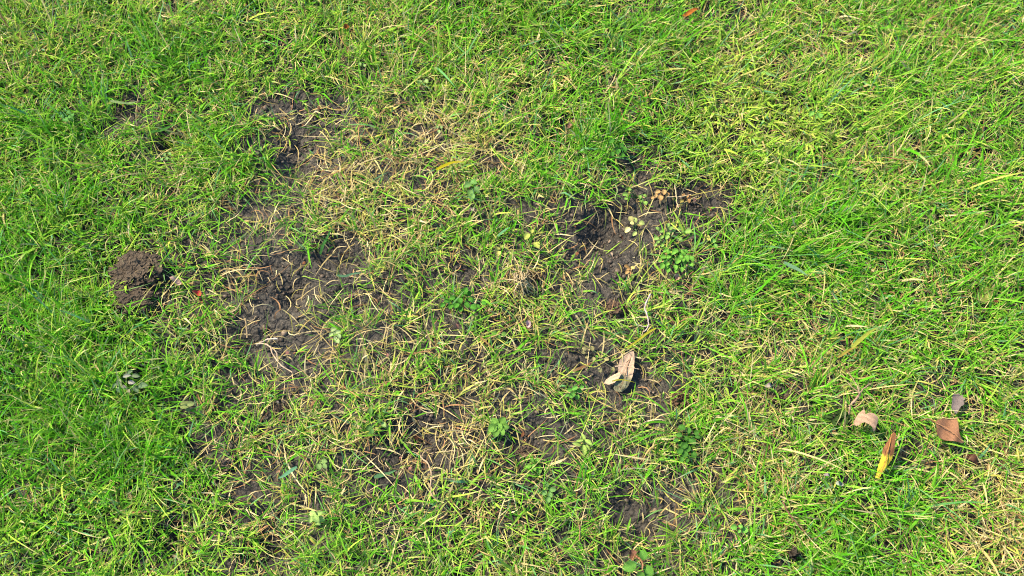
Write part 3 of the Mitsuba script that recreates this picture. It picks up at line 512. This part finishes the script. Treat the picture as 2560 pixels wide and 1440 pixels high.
for i in range(38):
    a = rr.uniform(-2.6, -0.6) if i < 24 else rr.uniform(0, 6.28); l = rr.uniform(25, 75); x0, y0 = 1306 + rr.normal(0, 9), 690 + rr.normal(0, 12)
    p = [(x0, y0), (x0 + math.cos(a) * l * .5 + rr.normal(0, 5), y0 - math.sin(a) * l * .5 + rr.normal(0, 4)), (x0 + math.cos(a) * l + rr.normal(0, 9), y0 - math.sin(a) * l)]
    ss.append(strand(p, [0.016, 0.013, 0.005], rr.uniform(.0005, .0011), .0003, seed=100 + i)); cs.append(lin(*(rr.uniform(.8, 1.1) * np.array([206, 184, 132]))))
tubes(k, ss, cs)
stem('long arched straw stalk with a bent top, left of centre', [(1070, 577), (1058, 582), (1040, 593), (1024, 614), (1010, 635), (984, 658)], 0.022, 0.0011, 0.0006, (176, 150, 84), arch=0.008, seed=6)
stem('pale bent stem over the soil, right part of the dark bare patch', [(1665, 538), (1680, 530), (1694, 523), (1704, 512), (1722, 504), (1743, 490)], 0.012, 0.0010, 0.0006, (196, 180, 118), seed=7)
stem('straight pale stem running down to the bent one on the dark bare soil', [(1687, 462), (1690, 480), (1692, 500), (1696, 520)], 0.016, 0.0010, 0.0007, (206, 190, 140), seed=8)
stem('pale straw lying level across the dark bare soil', [(1666, 492), (1684, 493), (1704, 491), (1728, 486)], 0.014, 0.0010, 0.0005, (220, 196, 150), seed=9)
stem('thin brown twig slanting through the grass at the lower right', [(1956, 1254), (1968, 1272), (1986, 1298), (2013, 1330)], 0.036, 0.0010, 0.0007, (132, 92, 66), seed=10)
stem('pale straw lying across the large tan leaf', [(1538, 916), (1560, 916), (1582, 919), (1598, 923)], 0.024, 0.0007, 0.0004, (236, 200, 160), seed=11)
stem('upright pinkish stalk in the grass near the bottom edge', [(1449, 1311), (1450, 1330), (1449, 1352)], [0.034, 0.026, 0.016], 0.0011, 0.0008, (206, 150, 116), seed=12)
stem('brown stalk beside the two large dark green leaves at the bottom edge', [(1586, 1386), (1594, 1396), (1602, 1412), (1601, 1440)], 0.03, 0.0013, 0.0009, (160, 112, 72), seed=13, extra=[([(1588, 1388), (1578, 1404), (1570, 1420)], 0.028, 0.0009, 0.0005)])
stem('green stem arching down over the dark hollow', [(1539, 462), (1545, 480), (1540, 500), (1556, 515), (1552, 540), (1549, 572)], 0.02, 0.0010, 0.0005, (150, 170, 96), seed=14)
stem('thin pale stem with a side shoot lying in the hollow of the left bare patch', [(795, 738), (812, 752), (820, 772), (812, 790)], 0.010, 0.0008, 0.0004, (176, 156, 96), seed=15)
stem('buff stalk standing beside the small hole, left of the bare patch', [(613, 795), (616, 818), (618, 845)], 0.016, 0.0012, 0.0009, (190, 162, 116), seed=16, extra=[([(640, 790), (632, 800), (618, 806)], 0.014, 0.0007, 0.0004)])
stem('curved yellow green runner above the tan leaf', [(1450, 905), (1466, 912), (1482, 914), (1498, 908), (1514, 902)], 0.016, 0.0008, 0.0005, (190, 190, 80), seed=17)

def blade(label, pts, lift, width, rgb, seed=0):
    k = numbered('grass_blade'); tag(k, label, 'grass blade')
    pts = np.asarray(pts, float); g = at(pts[:, 0], pts[:, 1]); z = hgt(g[:, 0], g[:, 1]) + np.broadcast_to(lift, (len(pts),))
    P = spline(at(pts[:, 0], pts[:, 1], z), 6); n = len(P); t = np.linspace(0, 1, n)
    d = np.gradient(P, axis=0); s = np.cross(d, [0, 0, 1]); s /= np.linalg.norm(s, axis=1, keepdims=True)
    w = (width / 2 * np.minimum(.6 + t * 2, 1) * (1 - t ** 3) + 0.0001)[:, None]
    V = np.stack([P + s * w, P - [0, 0, 0.0005], P - s * w], 1).reshape(-1, 3)
    a = np.concatenate([np.arange(n - 1) * 3, np.arange(n - 1) * 3 + 1])
    put(k, (V, np.stack([a, a + 1, a + 4, a + 3], -1)), 'grass_material', np.clip(lin(*rgb) * (0.85 + 0.3 * fbm2(V[:, 0], V[:, 1], 90, 2, seed))[:, None], 0, 1))
blade('broad yellow grass blade lying over straw in the upper middle', [(1090, 424), (1110, 414), (1131, 406), (1160, 404)], 0.026, 0.0040, (216, 206, 50), 1)
blade('long yellow green blade pointing at the top of the tan leaf', [(1640, 820), (1616, 834), (1582, 860), (1557, 872)], 0.028, 0.0026, (206, 204, 70), 2)
blade('yellow green blade crossing the blotched end of the tan leaf', [(1530, 953), (1548, 949), (1566, 951), (1588, 956)], 0.022, 0.0014, (186, 190, 60), 3)
blade('broad glossy bluish blade lying across the grass at the right', [(1960, 656), (1980, 666), (2000, 676), (2020, 690)], 0.046, 0.0048, (150, 200, 150), 4)
blade('pale broad blade above the upper left hollow', [(275, 252), (300, 256), (325, 258), (345, 252)], 0.03, 0.0036, (170, 200, 130), 5)
blade('dark green blade arching above the smooth hollow at the upper left', [(372, 330), (400, 326), (425, 316), (446, 304)], 0.028, 0.0040, (96, 160, 70), 6)
blade('long bluish blade lying above the left hollow', [(840, 688), (862, 690), (884, 684), (910, 682)], 0.020, 0.0030, (110, 160, 120), 7)
blade('broad bluish green blade pointing down left beside the lower left soil', [(742, 1167), (722, 1180), (708, 1190), (694, 1196)], 0.028, 0.0040, (130, 196, 150), 8)
blade('long straw yellow blade pointing up right in the grass at the right', [(2130, 868), (2150, 850), (2172, 832), (2196, 816)], 0.045, 0.0046, (196, 206, 90), 9)
blade('long grey green blade leaning up from the left hollow', [(800, 636), (808, 612), (820, 590), (832, 560)], [0.006, 0.016, 0.03, 0.045], 0.0042, (86, 150, 78), 10)
blade('wide pale blade beside the lower end of the winding root', [(935, 1193), (952, 1188), (970, 1184), (992, 1174)], 0.014, 0.0046, (120, 176, 120), 11)
blade('yellowing blade lying by the stalk of the tiny yellow leaf at right', [(2095, 893), (2110, 884), (2128, 872), (2150, 866)], 0.036, 0.0028, (206, 186, 90), 12)

# ---- clods of soil
CLODS = []
def clod(label, px, py, rx, ry, h, rgb, seed):
    k = numbered('soil_clod'); tag(k, label, 'soil clod'); c = at(px, py); CLODS.append((c[:2], (rx + ry) / 2 * PX, int(rx * 4)))
    m = trimesh.creation.icosphere(subdivisions=5); v = np.array(m.vertices)
    n1 = meshkit.fbm(v * 1.7 + seed * 3.1, 3, seed) - .5; n2 = meshkit.fbm(v * 5.5 + seed, 3, seed + 1) - .5; n3 = meshkit.fbm(v * 17 + seed, 2, seed + 2) - .5
    v = v * (1 + 1.5 * n1 + 0.7 * n2 + 0.28 * n3)[:, None] * [rx * PX, ry * PX, h]
    v += [c[0], c[1], float(hgt(c[0], c[1])) + h * 0.12]
    col = lin(*rgb) * 1.25 * (0.6 + 0.8 * (n2 + .5))[:, None]
    put(k, (v, m.faces), 'clod_material', col); COVERS.append((Point(c[0], c[1]).buffer(min(rx, ry) * PX * 0.42), -1.0))
def clod_bump(p, n, uv): return mikit.fbm(p.x * 380, p.y * 380, p.z * 380, 3)
scene['clod_material'] = {'type': 'twosided', 'bsdf': {'type': 'bumpmap', 'tex': mikit.proc(clod_bump, eps=3e-4), 'scale': 0.004, 'bsdf': {'type': 'principled', 'base_color': VC, 'roughness': 0.8, 'specular': 0.2}}}
clod('large brown mound of matted earth at the left, upper of two', 356, 690, 56, 48, 0.0075, (84, 73, 58), 1)
fb = np.random.default_rng(5); fs = []
for i in range(16):
    a = fb.uniform(0, 6.28); x0, y0 = 362 + fb.normal(0, 26), 700 + fb.normal(0, 22); l = fb.uniform(10, 26)
    fs.append(strand([(x0, y0), (x0 + l * math.cos(a) * .6, y0 + l * math.sin(a) * .6 + 3), (x0 + l * math.cos(a), y0 + l * math.sin(a))], [0.012, 0.014, 0.009], .0005, .0003, arch=.003, seed=i))
tubes('soil_clod__fibres', fs, lin(150, 128, 92))
clod('smaller brown mound of earth at the left, lower of two', 346, 764, 40, 30, 0.008, (82, 71, 57), 2)
clod('dark brown clod in the grass to the lower right of the tan leaf', 1700, 1000, 20, 15, 0.010, (104, 80, 62), 3)
clod('brown clod half buried in grass beside the grey flake at the lower right', 1948, 998, 20, 14, 0.011, (98, 82, 66), 4)
clod('grey brown clod in thin grass at the lower left of the bare patch', 572, 1162, 22, 16, 0.010, (104, 92, 80), 5)
clod('crumbly dark clod beside the bare soil, lower left', 700, 1026, 18, 20, 0.007, (84, 72, 60), 6)
clod('crumbly brown clod left of the pale crooked root', 1542, 770, 26, 18, 0.008, (100, 82, 66), 7)
clod('small reddish brown clod under the pale root tangle', 1330, 700, 20, 12, 0.008, (112, 88, 62), 8)
clod('small dark clod in the grass right of the soil at the bottom', 1972, 1388, 12, 12, 0.020, (70, 62, 52), 9)
clod('brown clod at the left foot of the bright rosette soil', 1318, 1128, 26, 14, 0.008, (96, 82, 68), 10)

# crumbs of loose soil on the bare places
cr = np.random.default_rng(31); n = 44000
x, y = cr.uniform(-0.62, 0.62, n), cr.uniform(-0.36, 0.45, n)
keep = cr.random(n) < lookup(BAREG, x, y) * np.clip(fbm2(x, y, 30, 2, 12) * 3 - 0.8, 0.1, 1); x, y = x[keep], y[keep]
ex = [c + cr.normal(0, 1, (k, 2)) * r * 0.62 for c, r, k in CLODS]; x, y = np.concatenate([x] + [e[:, 0] for e in ex]), np.concatenate([y] + [e[:, 1] for e in ex]); n = len(x)
ico = trimesh.creation.icosahedron(); iv, fi = np.array(ico.vertices), np.array(ico.faces)
s = np.clip(cr.lognormal(math.log(0.0011), 0.55, n), 0.0005, 0.0048)
V = iv[None] * cr.uniform(0.6, 1.3, (n, 12, 1)) * s[:, None, None] * np.array([1, 1, .75]) + np.stack([x, y, hgt(x, y) + s * 0.3], -1)[:, None]
C = np.repeat(lin(92, 80, 66)[None] * (cr.uniform(0.55, 1.5, n) * np.where(cr.random(n) < .03, 3, 1))[:, None], 12, 0)
put('soil_crumbs', (V.reshape(-1, 3), (fi[None] + (np.arange(n) * 12)[:, None, None]).reshape(-1, 3)), 'stem_material', C)
tag('soil_crumbs', 'loose dark crumbs of soil scattered over the bare places', 'soil', kind='stuff')

# fragments of dead leaves too small to count
lr = np.random.default_rng(41); fv, ff, fc, at_ = [], [], [], 0
for i in range(520):
    x, y = lr.uniform(-.6, .6), lr.uniform(-.36, .45)
    b = float(lookup(BAREG, np.array([x]), np.array([y]))[0])
    if lr.random() > 0.25 + 0.75 * b: continue
    (v, f), _ = spoon(x, y, lr.uniform(.002, .0065), lr.uniform(.4, 1.0), lr.uniform(0, 6.28), float(hgt(x, y)) + lr.uniform(.002, .010), lr.normal(0, .5), lr.uniform(-.5, .5), i, lr.random())
    f = np.vstack([f[:, :3], f[:, [0, 2, 3]]]); fv.append(v); ff.append(f + at_); at_ += len(v)
    c0 = [(150, 104, 74), (186, 150, 118), (116, 82, 64), (180, 132, 120), (206, 186, 160)][int(lr.integers(5))]
    fc.append(np.tile(lin(*c0) * lr.uniform(.8, 1.3), (len(v), 1)))
put('leaf_fragments', (np.vstack(fv), np.vstack(ff)), 'leaf_material', np.vstack(fc))
tag('leaf_fragments', 'tiny brown and pinkish fragments of dead leaves strewn over the thin grass', 'leaf litter', kind='stuff')

# ------------------------------------------------------------------ grass, straw and moss of the lawn in view
X0, X1, Y0, Y1 = -0.84, 0.84, -0.48, 0.60
def uncovered(V, C, r, share=0.94):
    P = V[:, ::2].reshape(-1, 3)
    hit = covered(P[:, 0], P[:, 1], P[:, 2]).reshape(len(V), -1).any(1) & (r.random(len(V)) < share)
    return V[~hit], C[~hit]
V, C = sow(rng, X0, X1, Y0, Y1, 11400, hero_fields, hgt)
V, C = uncovered(V, C, rng)
mesh, col = combine(V, C); put('grass', mesh, 'grass_material', col); n_grass = len(V)
tag('grass', 'short mixed green lawn grass, lush at the left, thin and patchy in the middle', 'grass', kind='stuff')
V, C = litter(rng, 44000, X0, X1, Y0, Y1, hero_fields, hgt)
Vs, Cs = litter(rng, 42000, X0, X1, Y0, Y1, hero_fields, hgt, only_straw=True)
V, C = np.concatenate([V, Vs]), np.concatenate([C, Cs])
V, C = uncovered(V, C, rng)
mesh, col = combine(V, C); put('dead_grass', mesh, 'straw_material', col)
tag('dead_grass', 'dead tan and pale straw blades lying flat between the living grass', 'straw', kind='stuff')
print('tris', sum(len(meshkit.WRITTEN[d['filename']][1]) for d in scene.values() if d.get('type') == 'ply'), 'blades', n_grass, 'straw', len(V))

# the same lawn going on outside the frame: one turf tile, set down in copies
TW = 0.6
def tile_fields(x, y):
    o = np.ones_like(x)
    return o * 0.4, o * 0.95, 0.42 + 0.3 * (fbm2(x, y, 6, 2, 3) - .5), 0.4 * np.clip(fbm2(x, y, 9, 2, 4) * 3 - 1.6, 0, 1), 0.2 * o, 0.25 * o, 0 * o
flat_h = lambda x, y: np.zeros_like(x)
V1, C1 = sow(np.random.default_rng(5), -TW / 2, TW / 2, -TW / 2, TW / 2, 3600, tile_fields, flat_h)
V2, C2 = litter(np.random.default_rng(6), 4500, -TW / 2, TW / 2, -TW / 2, TW / 2, tile_fields, flat_h)
mesh, col = combine(np.concatenate([V1, V2]), np.concatenate([C1, C2]))
scene['turf_tile'] = {'type': 'shapegroup', 'blades': mikit.ply((mesh[0], mesh[1]), 'grass_material', smooth=True, color=col)}
tr = np.random.default_rng(8); k = 0
for i in range(-5, 6):
    for j in range(-4, 6):
        cx, cy = i * TW * 0.98, 0.06 + j * TW * 0.98
        # leave out the tiles that would stand on the surveyed patch
        if abs(cx) < 0.84 + TW / 2 - 0.03 and Y0 - TW / 2 + 0.03 < cy < Y1 + TW / 2 - 0.03: continue
        if math.hypot(cx, cy) > 3.0: continue
        k += 1
        scene[f'surrounding_grass__{k:03d}'] = {'type': 'instance', 'group': {'type': 'ref', 'id': 'turf_tile'},
            'to_world': T().translate([cx, cy, 0.0]).rotate([0, 0, 1], 90 * int(tr.integers(4)))}
tag('surrounding_grass', 'green lawn grass that goes on all round the patchy piece of lawn', 'grass', kind='stuff')
